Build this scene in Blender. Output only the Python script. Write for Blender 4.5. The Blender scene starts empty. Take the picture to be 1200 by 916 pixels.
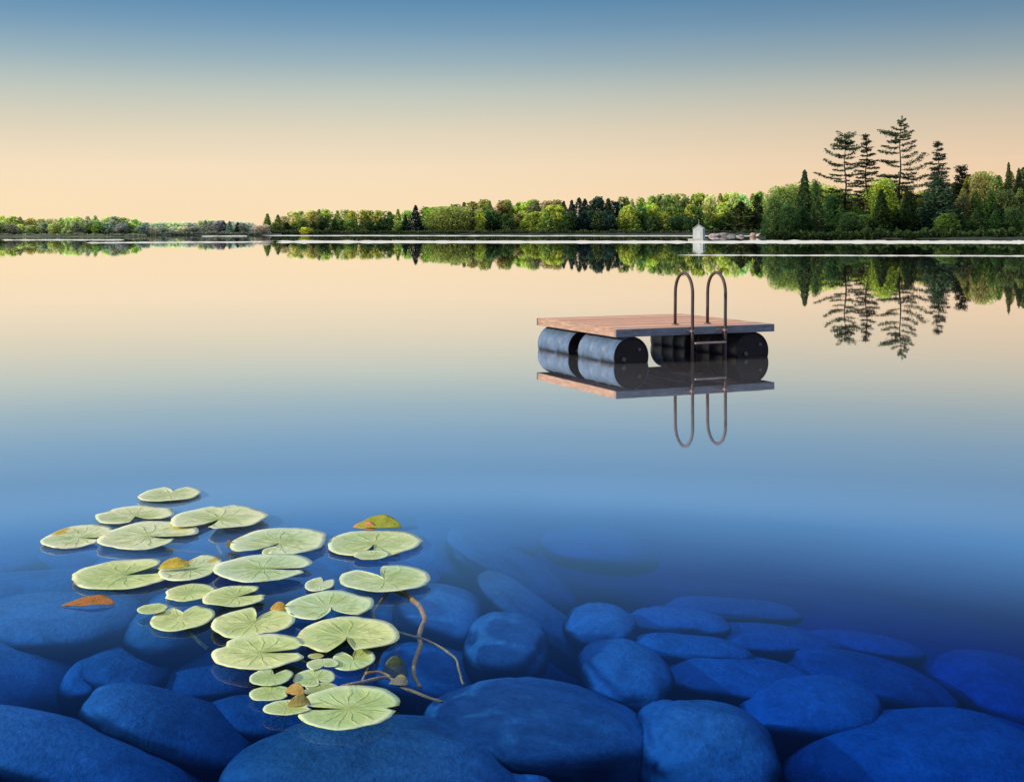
import bpy, bmesh, math, random
from mathutils import Vector, Matrix, noise
random.seed(7)
R = math.radians
PI = math.pi
scene = bpy.context.scene
col = scene.collection

# ---------------------------------------------------------------- camera maths
H, F, YH = 1.70, 1488.0, 272.0          # eye height, focal length (px of a 1200 px frame), horizon row

def at(px, py, z=0.0):
    """world point at height z that the survey pixel (1200x916) looks at"""
    d = F * (H - z) / (py - YH)
    return Vector(((px - 600) * d / F, d, z))

def dist(px, py_top, d):
    """height above water for something at distance d whose top is at py_top"""
    return H + (YH - py_top) * d / F

cam = bpy.data.cameras.new('camera')
cam.sensor_width = 36.0
cam.lens = 36.0 * F / 1200.0
cam.shift_y = -(458 - YH) / 1200.0
cam.clip_start = 0.1
cam.clip_end = 9000
camo = bpy.data.objects.new('camera', cam)
camo.location = (0, 0, H)
camo.rotation_euler = (R(90), 0, 0)
col.objects.link(camo)
scene.camera = camo

# ---------------------------------------------------------------- node helpers
class NT:
    def __init__(s, name):
        s.m = bpy.data.materials.new(name)
        s.m.use_nodes = True
        s.t = s.m.node_tree
        s.n = s.t.nodes
        s.n.clear()
        s.out = s.n.new('ShaderNodeOutputMaterial')
    def a(s, typ, ins=None, **kw):
        nd = s.n.new('ShaderNode' + typ)
        for k, v in kw.items():
            setattr(nd, k, v)
        for k, v in (ins or {}).items():
            if isinstance(v, bpy.types.NodeSocket):
                s.t.links.new(v, nd.inputs[k])
            else:
                nd.inputs[k].default_value = v
        return nd
    def link(s, a, b):
        s.t.links.new(a, b)
    def ramp(s, fac, stops, interp='LINEAR'):
        nd = s.n.new('ShaderNodeValToRGB')
        cr = nd.color_ramp
        cr.interpolation = interp
        while len(cr.elements) < len(stops):
            cr.elements.new(0.5)
        for e, (p, c) in zip(cr.elements, stops):
            e.position = p
            e.color = (c, c, c, 1) if isinstance(c, (int, float)) else (*c, 1)
        s.link(fac, nd.inputs[0])
        return nd.outputs[0]
    def mix(s, fac, a, b, mode='MIX'):
        nd = s.n.new('ShaderNodeMix')
        nd.data_type = 'RGBA'
        nd.blend_type = mode
        for i, v in ((0, fac), (6, a), (7, b)):
            if isinstance(v, bpy.types.NodeSocket):
                s.link(v, nd.inputs[i])
            elif i and len(v) == 3:
                nd.inputs[i].default_value = (*v, 1)
            else:
                nd.inputs[i].default_value = v
        return nd.outputs[2]
    def noise(s, vec, scale, detail=4, rough=.55, dist=0):
        nd = s.a('TexNoise', {'Scale': scale, 'Detail': detail, 'Roughness': rough, 'Distortion': dist})
        if vec is not None:
            s.link(vec, nd.inputs['Vector'])
        return nd.outputs[0]
    def scaled(s, vec, sc):
        return s.a('Mapping', {'Vector': vec, 'Scale': sc}).outputs[0]
    def bump(s, h, strength, dist=.02):
        return s.a('Bump', {'Height': h, 'Strength': strength, 'Distance': dist}).outputs[0]
    def princ(s, color, rough=.6, normal=None, metal=0, spec=.5):
        p = s.a('BsdfPrincipled', {'Roughness': rough, 'Metallic': metal, 'Specular IOR Level': spec})
        if isinstance(color, bpy.types.NodeSocket):
            s.link(color, p.inputs['Base Color'])
        else:
            p.inputs['Base Color'].default_value = (*color, 1)
        if normal is not None:
            s.link(normal, p.inputs['Normal'])
        return p
    def done(s, shader, volume=None):
        s.link(shader, s.out.inputs[0])
        if volume is not None:
            s.link(volume, s.out.inputs[1])
        return s.m

# ---------------------------------------------------------------- materials
def mat_water():
    t = NT('lake_water')
    tc = t.a('TexCoord').outputs['Object']
    big = t.noise(t.scaled(tc, (.25, .9, 1)), 1.0, 3)
    small = t.noise(t.scaled(tc, (2.2, 6.0, 1)), 1.0, 3)
    h = t.a('Math', {0: small, 1: .12}, operation='MULTIPLY').outputs[0]
    h = t.a('Math', {0: big, 1: h}, operation='ADD').outputs[0]
    nrm = t.bump(h, WATER_BUMP, .02)
    gl = t.a('BsdfGlossy', {'Color': (1, 1, 1, 1), 'Roughness': .012, 'Normal': nrm})
    lw = t.a('LayerWeight', {'Blend': .5}).outputs['Facing']       # 1 - cos(incidence)
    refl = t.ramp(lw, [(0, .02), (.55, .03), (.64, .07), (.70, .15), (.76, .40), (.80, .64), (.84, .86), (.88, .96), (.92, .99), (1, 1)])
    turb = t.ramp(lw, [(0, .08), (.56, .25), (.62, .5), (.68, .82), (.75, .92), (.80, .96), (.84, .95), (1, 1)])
    turb_refl_c = t.ramp(lw, [(0, (.003, .018, .10)), (.60, (.005, .030, .17)), (.66, (.009, .055, .28)), (.72, (.022, .105, .38)), (.78, (.09, .25, .49)), (.84, (.52, .68, .78)), (.9, (.9, .80, .68)), (1, (.8, .7, .5))])  # lake blue; the pale grazing stops paint in extra reflected brightness
    # more of the lake's own blue where the water column is deep (away from the stony shelf)
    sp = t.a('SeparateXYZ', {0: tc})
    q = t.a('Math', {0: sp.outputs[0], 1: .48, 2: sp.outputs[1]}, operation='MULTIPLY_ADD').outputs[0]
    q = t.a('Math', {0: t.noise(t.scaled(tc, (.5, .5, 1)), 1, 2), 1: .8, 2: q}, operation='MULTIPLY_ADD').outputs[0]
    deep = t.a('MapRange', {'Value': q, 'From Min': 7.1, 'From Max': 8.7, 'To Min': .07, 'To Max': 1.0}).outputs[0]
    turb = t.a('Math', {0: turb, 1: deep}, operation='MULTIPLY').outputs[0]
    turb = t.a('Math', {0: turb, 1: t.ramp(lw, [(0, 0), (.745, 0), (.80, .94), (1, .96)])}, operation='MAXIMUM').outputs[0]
    dif = t.a('BsdfDiffuse', {'Color': turb_refl_c})
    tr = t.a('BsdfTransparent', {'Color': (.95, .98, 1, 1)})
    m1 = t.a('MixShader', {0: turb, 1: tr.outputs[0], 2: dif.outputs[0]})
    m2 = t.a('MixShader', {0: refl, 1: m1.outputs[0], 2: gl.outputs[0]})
    vol = t.a('VolumeAbsorption', {'Color': (.0, .57, .875, 1), 'Density': WATER_DENS})
    return t.done(m2.outputs[0], vol.outputs[0])

WATER_BUMP = .02
WATER_DENS = 1.85

def mat_rock():
    t = NT('lakebed_boulder')
    tc = t.a('TexCoord').outputs['Object']
    oi = t.a('ObjectInfo')
    off = t.a('VectorMath', {0: tc, 1: oi.outputs['Location']}, operation='ADD').outputs[0]
    n1 = t.noise(off, 5, 5, .6)
    n2 = t.noise(t.scaled(off, (3, 3, 11)), 2.2, 6, .65, .6)
    n3 = t.noise(off, 34, 4, .6)
    c = t.ramp(n1, [(.25, (.20, .28, .40)), (.55, (.38, .48, .60)), (.8, (.54, .62, .70))])
    c = t.mix(.45, c, t.ramp(n2, [(.35, (.16, .18, .24)), (.6, (.5, .55, .62))]))
    c = t.mix(.22, c, t.ramp(n3, [(.3, (.12, .15, .2)), (.7, (.6, .64, .7))]))
    c = t.mix(1.0, c, oi.outputs['Color'], 'MULTIPLY')
    alg = t.noise(off, 2.6, 6, .7, 1.2)
    c = t.mix(t.ramp(alg, [(.45, 0), (.68, .45)]), c, (.13, .16, .16))
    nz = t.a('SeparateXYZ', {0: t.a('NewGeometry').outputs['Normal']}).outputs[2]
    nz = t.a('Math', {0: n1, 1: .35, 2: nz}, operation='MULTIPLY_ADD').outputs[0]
    c = t.mix(t.ramp(nz, [(.46, 1), (.74, .74), (1.04, 0)]), c, (.012, .008, .008))      # shade painted into the colour: flanks dark, upward faces left pale
    h = t.a('Math', {0: n2, 1: n3}, operation='ADD').outputs[0]
    return t.done(t.princ(c, .9, t.bump(h, .42, .03), spec=.1).outputs[0])

def mat_bed():
    t = NT('lake_bed_silt')
    tc = t.a('TexCoord').outputs['Object']
    n = t.noise(tc, 3, 6, .6)
    c = t.ramp(n, [(.3, (.012, .007, .006)), (.7, (.035, .022, .016))])
    sp = t.a('SeparateXYZ', {0: tc})
    q = t.a('Math', {0: sp.outputs[0], 1: .60, 2: sp.outputs[1]}, operation='MULTIPLY_ADD').outputs[0]
    q = t.a('Math', {0: n, 1: 1.2, 2: q}, operation='MULTIPLY_ADD').outputs[0]
    sand = t.a('MapRange', {'Value': q, 'From Min': 7.0, 'From Max': 9.4, 'To Min': 0, 'To Max': 1}, interpolation_type='SMOOTHSTEP').outputs[0]
    c = t.mix(sand, c, t.ramp(n, [(.3, (.34, .38, .38)), (.7, (.52, .56, .54))]))     # pale sand beyond the stony shelf
    return t.done(t.princ(c, .95, t.bump(n, .5, .05), spec=.05).outputs[0])

def mat_pad():
    t = NT('lily_pad_leaf')
    uv = t.a('UVMap').outputs[0]
    sep = t.a('SeparateXYZ', {0: uv})
    ang, rad = sep.outputs[0], sep.outputs[1]
    tc = t.a('TexCoord').outputs['Object']
    oi = t.a('ObjectInfo')
    loc = t.a('VectorMath', {0: tc, 1: oi.outputs['Location']}, operation='ADD').outputs[0]
    # radial veins
    wob = t.noise(t.scaled(loc, (6, 6, 6)), 1, 3)
    a1 = t.a('Math', {0: wob, 1: .11, 2: ang}, operation='MULTIPLY_ADD').outputs[0]
    a2 = t.a('Math', {0: a1, 1: 13 * 2 * PI}, operation='MULTIPLY').outputs[0]
    s1 = t.a('Math', {0: a2}, operation='SINE').outputs[0]
    vein = t.ramp(s1, [(.0, 0), (.72, 0), (.97, 1)])
    fade = t.ramp(rad, [(.0, 1), (.35, .75), (.8, .12), (1, 0)])
    vf = t.a('Math', {0: vein, 1: fade}, operation='MULTIPLY').outputs[0]
    patch = t.noise(loc, 9, 4, .6, .8)
    pf = t.ramp(patch, [(.38, 0), (.60, 1)])
    pf = t.a('Math', {0: pf, 1: t.ramp(rad, [(0, 1), (.6, .7), (.95, .0)])}, operation='MULTIPLY').outputs[0]
    fine = t.noise(loc, 90, 3, .7)
    base = t.mix(pf, oi.outputs['Color'], (.40, .50, .08))
    base = t.mix(t.a('Math', {0: vf, 1: .55}, operation='MULTIPLY').outputs[0], base, (.30, .40, .08))
    base = t.mix(.18, base, t.ramp(fine, [(.3, (.35, .42, .14)), (.7, (.9, .92, .66))]))
    rim = t.ramp(rad, [(.80, 0), (.97, .55), (1, .1)])
    base = t.mix(rim, base, (.93, .95, .72))
    eb = t.a('Math', {0: t.ramp(rad, [(.84, 0), (.99, 1)]), 1: t.ramp(t.noise(loc, 7, 3, .6), [(.56, 0), (.66, .8)])}, operation='MULTIPLY').outputs[0]
    base = t.mix(eb, base, (.50, .38, .10))
    spots = t.ramp(t.noise(loc, 34, 2, .5), [(.70, 0), (.76, .6)])
    base = t.mix(spots, base, (.30, .20, .05))
    wash = t.ramp(t.noise(loc, 4.5, 2, .5), [(.3, (.80, .88, .72)), (.7, (1.12, 1.06, 1.0))])
    base = t.mix(1.0, base, wash, 'MULTIPLY')
    at_ = t.a('Attribute', attribute_name='yellow').outputs['Fac']
    base = t.mix(at_, base, (.62, .42, .03))
    hh = t.a('Math', {0: vf, 1: patch}, operation='SUBTRACT').outputs[0]
    p = t.princ(base, .38, t.bump(hh, .6, .014), spec=.45)
    tl = t.a('BsdfTranslucent', {'Color': base})
    return t.done(t.a('MixShader', {0: .12, 1: p.outputs[0], 2: tl.outputs[0]}).outputs[0])

def mat_obj(name, rough=.7, nscale=8, amt=.35, bump=.3, dark=(.3, .3, .3), stretch=(1, 1, 1), spec=.3, metal=0):
    """colour of the object with noisy variation"""
    t = NT(name)
    tc = t.a('TexCoord').outputs['Object']
    oi = t.a('ObjectInfo')
    v = t.scaled(tc, stretch)
    n = t.noise(v, nscale, 5, .6)
    n2 = t.noise(v, nscale * 7, 3, .6)
    f = t.ramp(n, [(.3, 0), (.7, 1)])
    c = t.mix(f, t.mix(1.0, oi.outputs['Color'], dark, 'MULTIPLY'), oi.outputs['Color'])
    c = t.mix(amt, oi.outputs['Color'], c)
    c = t.mix(.2, c, t.mix(1.0, c, t.ramp(n2, [(.3, .3), (.7, 1.6)]), 'MULTIPLY'))
    return t.done(t.princ(c, rough, t.bump(n2, bump, .01), metal, spec).outputs[0])

def mat_leaf(name, trans=.25):
    t = NT(name)
    oi = t.a('ObjectInfo')
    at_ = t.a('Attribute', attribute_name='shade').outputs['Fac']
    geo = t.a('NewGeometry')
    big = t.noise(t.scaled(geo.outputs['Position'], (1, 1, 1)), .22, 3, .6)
    k = t.ramp(at_, [(0, .32), (.4, .9), (.75, 1.8), (1, 2.5)])  # crown shading painted into the leaf colour: tops lighter, insides darker
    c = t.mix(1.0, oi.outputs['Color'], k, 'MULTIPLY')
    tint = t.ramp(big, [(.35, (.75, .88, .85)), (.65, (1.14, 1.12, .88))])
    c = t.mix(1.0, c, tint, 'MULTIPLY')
    d = t.a('BsdfDiffuse', {'Color': c})
    tl = t.a('BsdfTranslucent', {'Color': c})
    return t.done(t.a('MixShader', {0: trans, 1: d.outputs[0], 2: tl.outputs[0]}).outputs[0])

def mat_deck():
    t = NT('cedar_deck')
    uv = t.a('UVMap').outputs[0]                       # u across planks (plank index + fraction), v along
    sep = t.a('SeparateXYZ', {0: uv})
    idx = t.a('Math', {0: sep.outputs[0]}, operation='FLOOR').outputs[0]
    wn = t.a('TexWhiteNoise', {'W': idx}, noise_dimensions='1D')
    cm = t.a('CombineXYZ', {0: t.a('Math', {0: sep.outputs[0], 1: 1.2}, operation='MULTIPLY').outputs[0], 1: sep.outputs[1], 2: t.a('Math', {0: wn.outputs[0], 1: 9}, operation='MULTIPLY').outputs[0]})
    g = t.noise(t.scaled(cm.outputs[0], (6, .9, 1)), 2.2, 6, .65, .6)
    g2 = t.noise(t.scaled(cm.outputs[0], (1, .7, 1)), 1.1, 3)
    c = t.ramp(g, [(.3, (.60, .25, .11)), (.5, (.86, .42, .21)), (.72, (.95, .58, .35))])
    c = t.mix(t.ramp(g2, [(.3, 0), (.75, .55)]), c, (.52, .36, .25))
    c = t.mix(1.0, c, t.ramp(wn.outputs[0], [(0, .66), (1, 1.2)]), 'MULTIPLY')
    blot = t.noise(t.a('TexCoord').outputs['Object'], 3.2, 5, .7)
    c = t.mix(t.ramp(blot, [(.5, 0), (.75, .55)]), c, (.42, .30, .22))
    return t.done(t.princ(c, .62, t.bump(g, .35, .006), spec=.3).outputs[0])

def mat_drum():
    t = NT('weathered_blue_steel')
    tc = t.a('TexCoord').outputs['Object']
    n = t.noise(tc, 7, 6, .65)
    n2 = t.noise(t.scaled(tc, (2, 2, 14)), 3, 4, .6)
    c = t.ramp(n, [(.3, (.13, .20, .28)), (.55, (.25, .36, .47)), (.75, (.40, .50, .58))])
    c = t.mix(t.ramp(n2, [(.55, 0), (.8, .7)]), c, (.09, .06, .045))
    g = t.a('NewGeometry').outputs['Position']
    z = t.a('SeparateXYZ', {0: g}).outputs[2]
    zz = t.a('Math', {0: n, 1: .10, 2: z}, operation='MULTIPLY_ADD').outputs[0]
    slime = t.ramp(zz, [(.045, 1), (.11, 0)])
    c = t.mix(slime, c, (.035, .032, .02))
    c = t.mix(1.0, c, t.a('ObjectInfo').outputs['Color'], 'MULTIPLY')
    return t.done(t.princ(c, .5, t.bump(n, .3, .01), spec=.4).outputs[0])

M = {}
M['water'] = mat_water()
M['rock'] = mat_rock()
M['bed'] = mat_bed()
M['pad'] = mat_pad()
M['stem'] = mat_obj('pad_stem', .6, 30, .7, .6, (.25, .22, .12))
M['dryleaf'] = mat_obj('withered_leaf', .6, 14, .7, .5, (.4, .35, .2))
M['wood'] = mat_obj('weathered_board', .75, 5, .7, .6, (.35, .36, .38), (1, 1, 6))
M['black'] = mat_obj('drum_end', .6, 6, .7, .4, (.35, .3, .28))
M['rust'] = mat_obj('rusty_steel', .5, 20, .8, .5, (.28, .22, .2), spec=.5)
M['paint'] = mat_obj('white_paint', .6, 3, .25, .1, (.7, .7, .66))
M['bark'] = mat_obj('pine_bark', .9, 1.5, .7, .6, (.4, .36, .34), (1, 1, .3))
M['land'] = mat_obj('shore_soil', .95, .3, .8, .5, (.35, .4, .3))
M['stone'] = mat_obj('pale_granite', .85, 1.2, .7, .6, (.5, .42, .4))
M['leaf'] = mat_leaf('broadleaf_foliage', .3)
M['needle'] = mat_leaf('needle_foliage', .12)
M['deck'] = mat_deck()
M['drum'] = mat_drum()

def mat_streak():
    t = NT('wind_ruffled_water')
    tc = t.a('TexCoord').outputs['Object']
    n = t.noise(t.scaled(tc, (.08, .5, 1)), 1, 4)
    c = t.ramp(n, [(.3, (.78, .71, .53)), (.7, (.93, .86, .66))])  # reflected sky painted in as a pale cream diffuse colour
    d = t.a('BsdfDiffuse', {'Color': c})
    g = t.a('BsdfGlossy', {'Roughness': .45, 'Color': (.95, .95, .9, 1)})
    return t.done(t.a('MixShader', {0: .12, 1: d.outputs[0], 2: g.outputs[0]}).outputs[0])
M['streak'] = mat_streak()

# ---------------------------------------------------------------- object helpers
def obj(name, me, mat=None, parent=None, color=None, loc=None):
    if isinstance(me, bmesh.types.BMesh):
        m = bpy.data.meshes.new(name)
        me.to_mesh(m)
        me.free()
        me = m
    if mat is not None and not me.materials:
        me.materials.append(mat)
    o = bpy.data.objects.new(name, me)
    col.objects.link(o)
    if parent is not None:
        o.parent = parent
    if loc is not None:
        o.location = loc
    if color is not None:
        o.color = (*color, 1)
    return o

def smooth(me):
    for p in me.polygons:
        p.use_smooth = True

def empty(name, loc, rz=0):
    o = bpy.data.objects.new(name, None)
    o.location = loc
    o.rotation_euler = (0, 0, rz)
    o.empty_display_size = .2
    col.objects.link(o)
    return o

def tag(o, label=None, cat=None, group=None, kind=None):
    if label:
        n = len(label.split())
        assert 4 <= n <= 16, (n, label)
        o['label'] = label
    if cat: o['category'] = cat
    if group: o['group'] = group
    if kind: o['kind'] = kind
    return o

def add_box(bm, cx, cy, cz, sx, sy, sz, rot=None, bevel=0):
    r = bmesh.ops.create_cube(bm, size=1)
    vs = r['verts']
    for v in vs:
        v.co = Vector((v.co.x * sx, v.co.y * sy, v.co.z * sz))
    if bevel:
        es = list({e for v in vs for e in v.link_edges})
        b = bmesh.ops.bevel(bm, geom=es, offset=bevel, segments=1, affect='EDGES')
        vs = list({v for f in b['faces'] for v in f.verts} | {v for v in vs if v.is_valid})
    for v in vs:
        if rot is not None:
            v.co = rot @ v.co
        v.co += Vector((cx, cy, cz))
    return vs

def add_tube(bm, pts, radii, seg=8, cap=True):
    pts = [Vector(p) for p in pts]
    if not hasattr(radii, '__len__'):
        radii = [radii] * len(pts)
    rings = []
    prev = None
    for i, p in enumerate(pts):
        if i == 0: d = pts[1] - pts[0]
        elif i == len(pts) - 1: d = pts[-1] - pts[-2]
        else: d = (pts[i + 1] - pts[i - 1])
        d.normalize()
        if prev is None:
            up = Vector((0, 0, 1)) if abs(d.z) < .9 else Vector((1, 0, 0))
            n = d.cross(up).normalized()
        else:
            n = (prev - d * prev.dot(d)).normalized()
        prev = n
        b = d.cross(n)
        ring = []
        for k in range(seg):
            a = 2 * PI * k / seg
            ring.append(bm.verts.new(p + (n * math.cos(a) + b * math.sin(a)) * radii[i]))
        rings.append(ring)
    for r0, r1 in zip(rings, rings[1:]):
        for k in range(seg):
            f = bm.faces.new((r0[k], r0[(k + 1) % seg], r1[(k + 1) % seg], r1[k]))
            f.smooth = True
    if cap:
        bm.faces.new(list(reversed(rings[0])))
        bm.faces.new(rings[-1])

def spline(pts, n=8):
    """catmull-rom"""
    P = [Vector(p) for p in pts]
    P = [P[0] * 2 - P[1]] + P + [P[-1] * 2 - P[-2]]
    out = []
    for i in range(1, len(P) - 2):
        for k in range(n):
            t = k / n
            a, b, c, d = P[i - 1], P[i], P[i + 1], P[i + 2]
            out.append(.5 * ((2 * b) + (c - a) * t + (2 * a - 5 * b + 4 * c - d) * t * t + (3 * b - a - 3 * c + d) * t ** 3))
    out.append(P[-2])
    return out

# ---------------------------------------------------------------- water and lake bed
bm = bmesh.new()
add_box(bm, 0, 600, -4.0, 4200, 2000, 8.0)
bmesh.ops.delete(bm, geom=[f for f in bm.faces if f.normal.z > .9], context='FACES')
# top surface with gentle subdivision (kept exactly flat, the ripples are in the normal)
top = [v for v in bm.verts if v.co.z > -.001]
bmesh.ops.contextual_create(bm, geom=top)
bmesh.ops.recalc_face_normals(bm, faces=bm.faces)
water = obj('water', bm, M['water'])
tag(water, kind='structure')

def bed_z(x, y):
    z = -.74 - .035 * max(0, y - 4) - .012 * max(0, y - 9) ** 1.5
    z -= .10 * max(0, x - .8) + .05 * max(0, x - 2.5) ** 2
    return max(z, -6)

bm = bmesh.new()
xs = [-2000, -300, -60, -20, -10] + [-8 + .35 * i for i in range(46)] + [10, 14, 24, 70, 300, 2000]
ys = [-380, -60, -10, 0] + [1.5 + .35 * i for i in range(60)] + [26, 34, 50, 90, 300, 1500]
gv = [[bm.verts.new((x, y, bed_z(min(max(x, -10), 12), y) + (.08 * noise.noise(Vector((x * 1.3, y * 1.3, 0))) if abs(x) < 12 else 0))) for x in xs] for y in ys]
for j in range(len(ys) - 1):
    for i in range(len(xs) - 1):
        bm.faces.new((gv[j][i], gv[j][i + 1], gv[j + 1][i + 1], gv[j + 1][i])).smooth = True
tag(obj('lake_bed', bm, M['bed']), kind='structure')

# ---------------------------------------------------------------- boulders
def rock_mesh(a, b, c, e, seed, rough=1.0):
    bm = bmesh.new()
    nu, nv = 44, 26
    s = lambda w, m: math.copysign(abs(w) ** m, w)
    rows = []
    off = Vector((seed * 3.17, seed * 1.7, seed * .9))
    for j in range(nv + 1):
        ph = -PI / 2 + PI * j / nv
        row = []
        for i in range(nu):
            th = 2 * PI * i / nu
            x = s(math.cos(ph), e) * s(math.cos(th), e)
            y = s(math.cos(ph), e) * s(math.sin(th), e)
            z = s(math.sin(ph), .92)
            p = Vector((x, y, z))
            k = 1 + rough * (.22 * noise.noise(p * 1.1 + off) + .05 * noise.noise(p * 2.6 + off) + .014 * noise.noise(p * 7 + off))
            # a soft crease across each stone
            cr = noise.noise(p * .9 - off)
            k -= .06 * rough * math.exp(-(cr / .045) ** 2)
            row.append(bm.verts.new((p.x * a * k, p.y * b * k, p.z * c * k)))
            if j in (0, nv): break
        rows.append(row)
    for j in range(nv):
        r0, r1 = rows[j], rows[j + 1]
        for i in range(nu):
            i2 = (i + 1) % nu
            if j == 0: f = bm.faces.new((r0[0], r1[i2], r1[i]))
            elif j == nv - 1: f = bm.faces.new((r0[i], r0[i2], r1[0]))
            else: f = bm.faces.new((r0[i], r0[i2], r1[i2], r1[i]))
            f.smooth = True
    bmesh.ops.recalc_face_normals(bm, faces=bm.faces)
    return bm

# cx, cy, w, h (survey px), tilt in the view (deg, + = right end down), squareness, extra depth, label
ROCKS = [
 (60,735,200,72,0,.72,0,'large flat topped blue boulder at the left edge under the brown leaf'),
 (12,800,165,108,16,.85,0,'broad blue boulder cut by the left edge above the bottom left corner boulder'),
 (112,797,62,58,8,.85,-.02,'small round boulder leaning on a wider one, lower left'),
 (152,790,102,56,6,.85,.06,'wide boulder behind the small round one, lower left'),
 (200,858,204,96,20,.8,0,'long boulder sloping down right, left of the biggest bottom one'),
 (82,902,340,130,17,.85,0,'huge dark boulder filling the bottom left corner'),
 (250,798,112,58,0,.85,.03,'boulder under the left edge of the lowest big pads'),
 (305,843,128,48,6,.85,.04,'low boulder below the cluster of small pads'),
 (430,918,325,130,0,.8,0,'widest boulder at the bottom edge below the large split pad'),
 (607,909,112,62,5,.9,.02,'small domed boulder at the bottom edge, mid frame'),
 (638,866,272,122,9,.82,0,'big arched boulder at the bottom, right of the stems'),
 (206,738,96,80,0,.8,.03,'dark squarish boulder under the pad with a brown stem'),
 (216,708,78,34,0,.9,.08,'small boulder top between two rows of lily pads, left'),
 (150,664,82,36,0,.9,.08,'pale blue boulder top just behind the largest left pad'),
 (40,691,190,42,-3,.75,.02,'long low boulder behind the flat topped one, left edge'),
 (8,662,80,40,0,.9,.05,'rounded boulder at the left edge, below the faint far stones'),
 (78,659,62,32,20,.9,.07,'little wedge boulder second from the left edge in its row'),
 (120,648,84,28,0,.9,.12,'faint low boulder behind the yellow tipped pad'),
 (242,647,62,30,0,.9,.12,'small boulder under the crossing brown stems'),
 (385,666,76,34,14,.9,.07,'smooth boulder between the two pad groups, mid left'),
 (462,673,104,40,10,.88,.06,'boulder under the two right hand pads'),
 (345,692,122,42,4,.85,.05,'wide boulder half hidden under the central pads'),
 (515,724,108,70,10,.8,.02,'blunt boulder right of the thick curved stem'),
 (514,793,142,74,8,.85,.02,'domed boulder under the ends of the long stems'),
 (592,762,96,78,0,.82,-.03,'round boulder nested inside the crescent shaped one'),
 (632,732,176,84,36,.8,.05,'crescent shaped boulder curling round a rounder one'),
 (603,791,50,36,20,.9,-.06,'tiny wedge stone against the foot of the round boulder'),
 (703,737,78,52,0,.78,.04,'upright rounded boulder above the squarish one, mid right'),
 (733,799,104,86,4,.76,0,'squarish boulder standing alone, centre right'),
 (812,762,132,34,6,.85,.04,'flat slim boulder wedged above the broad one, right'),
 (792,731,112,34,3,.8,.08,'faint flat boulder in the rear row, right of centre'),
 (868,800,178,64,7,.78,.02,'broad smooth boulder left of the right hand group'),
 (946,840,172,76,-4,.85,0,'boulder tilted up right in front of the broad one'),
 (828,892,168,122,4,.8,0,'tall boulder at the bottom edge right of the arched one'),
 (1018,806,192,80,12,.82,.06,'long dim boulder sloping right, right hand side'),
 (1085,908,330,128,0,.85,.02,'huge dim boulder in the bottom right corner'),
 (1180,822,170,100,10,.9,.14,'barely visible boulder at the right edge'),
 (905,753,152,40,6,.85,.10,'faint ridge like boulder furthest right in the rear row'),
 (600,672,160,86,28,.85,.10,'large faint boulder sloping under deeper blue water, centre'),
 (515,655,120,60,14,.88,.10,'faint boulder just right of the two right hand pads'),
 (560,628,150,46,10,.9,.18,'very faint far boulder right of the olive curled leaf'),
 (40,634,150,36,4,.9,.14,'faint far boulder at the left edge behind the pads'),
 (160,626,100,28,0,.9,.18,'faint far boulder under the back left pads'),
 (335,642,120,34,0,.9,.12,'pale boulder under the pad with the tiny centre leaf'),
 (395,622,110,30,8,.9,.18,'very faint boulder behind the olive curled leaf'),
 (280,600,130,26,0,.9,.22,'faintest boulder behind the rearmost lily pads'),
 (430,722,112,62,6,.85,.07,'boulder shaded by the right hand pads beside the thick stem'),
 (352,748,96,60,0,.85,.10,'dark boulder glimpsed between the central pads'),
 (700,645,130,50,6,.9,.20,'very faint far boulder in blue water below the raft'),
 (862,716,150,30,4,.88,.14,'faint flat boulder beyond the rear row at right'),
 (1010,757,130,34,8,.88,.14,'faint boulder ridge beyond the long dim one, right'),
 (1115,792,110,46,14,.88,.16,'faint rounded boulder between the two dim right hand ones'),
 (1165,870,130,60,8,.88,.16,'dim boulder above the huge one, bottom right'),
 (405,800,100,50,8,.88,.14,'dark boulder behind the large split pad'),
]
for i, (cx, cy, w, h, tilt, e, dz, lab) in enumerate(ROCKS):
    st, ct = math.sin(R(tilt)), math.cos(R(tilt))
    h = max(.62 * h, 2 * math.sqrt(max(0, (h / 2) ** 2 - (w / 2 * st) ** 2)) / ct)
    fade = max(0, (cx - 760) / 440)
    z = (-.50 if cy > 790 else -.36 if cx < 560 and cy < 745 else -.42) - dz * .7 - .36 * fade
    for _ in range(3):
        d = F * (H - z) / (cy - YH)
        th = math.atan2(cy - YH, F)
        hh = h * (1.03 if cy > 790 else 1.04) / 2 * d / F / math.cos(th)
        c = .70 * hh / math.cos(th)
        b = .70 * hh / math.sin(th)
        z = min(z, -.06 - c * 1.12)
    z = min(z, -.06 - c * 1.12)
    d = F * (H - z) / (cy - YH)
    a = w / 2 * d / F * (1.03 if cy > 790 else 1.04)
    bm = rock_mesh(a * 1.03, b * 1.03, c * 1.03, e, i + 1, .55)
    v = random.uniform(.85, 1.12)
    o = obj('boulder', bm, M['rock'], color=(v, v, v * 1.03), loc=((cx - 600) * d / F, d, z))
    o.rotation_euler = (0, R(tilt), 0)
    tag(o, 'submerged ' + lab if len(lab.split()) < 15 and not lab.startswith('barely') else lab, 'boulder', 'boulders under the clear water')

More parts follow.
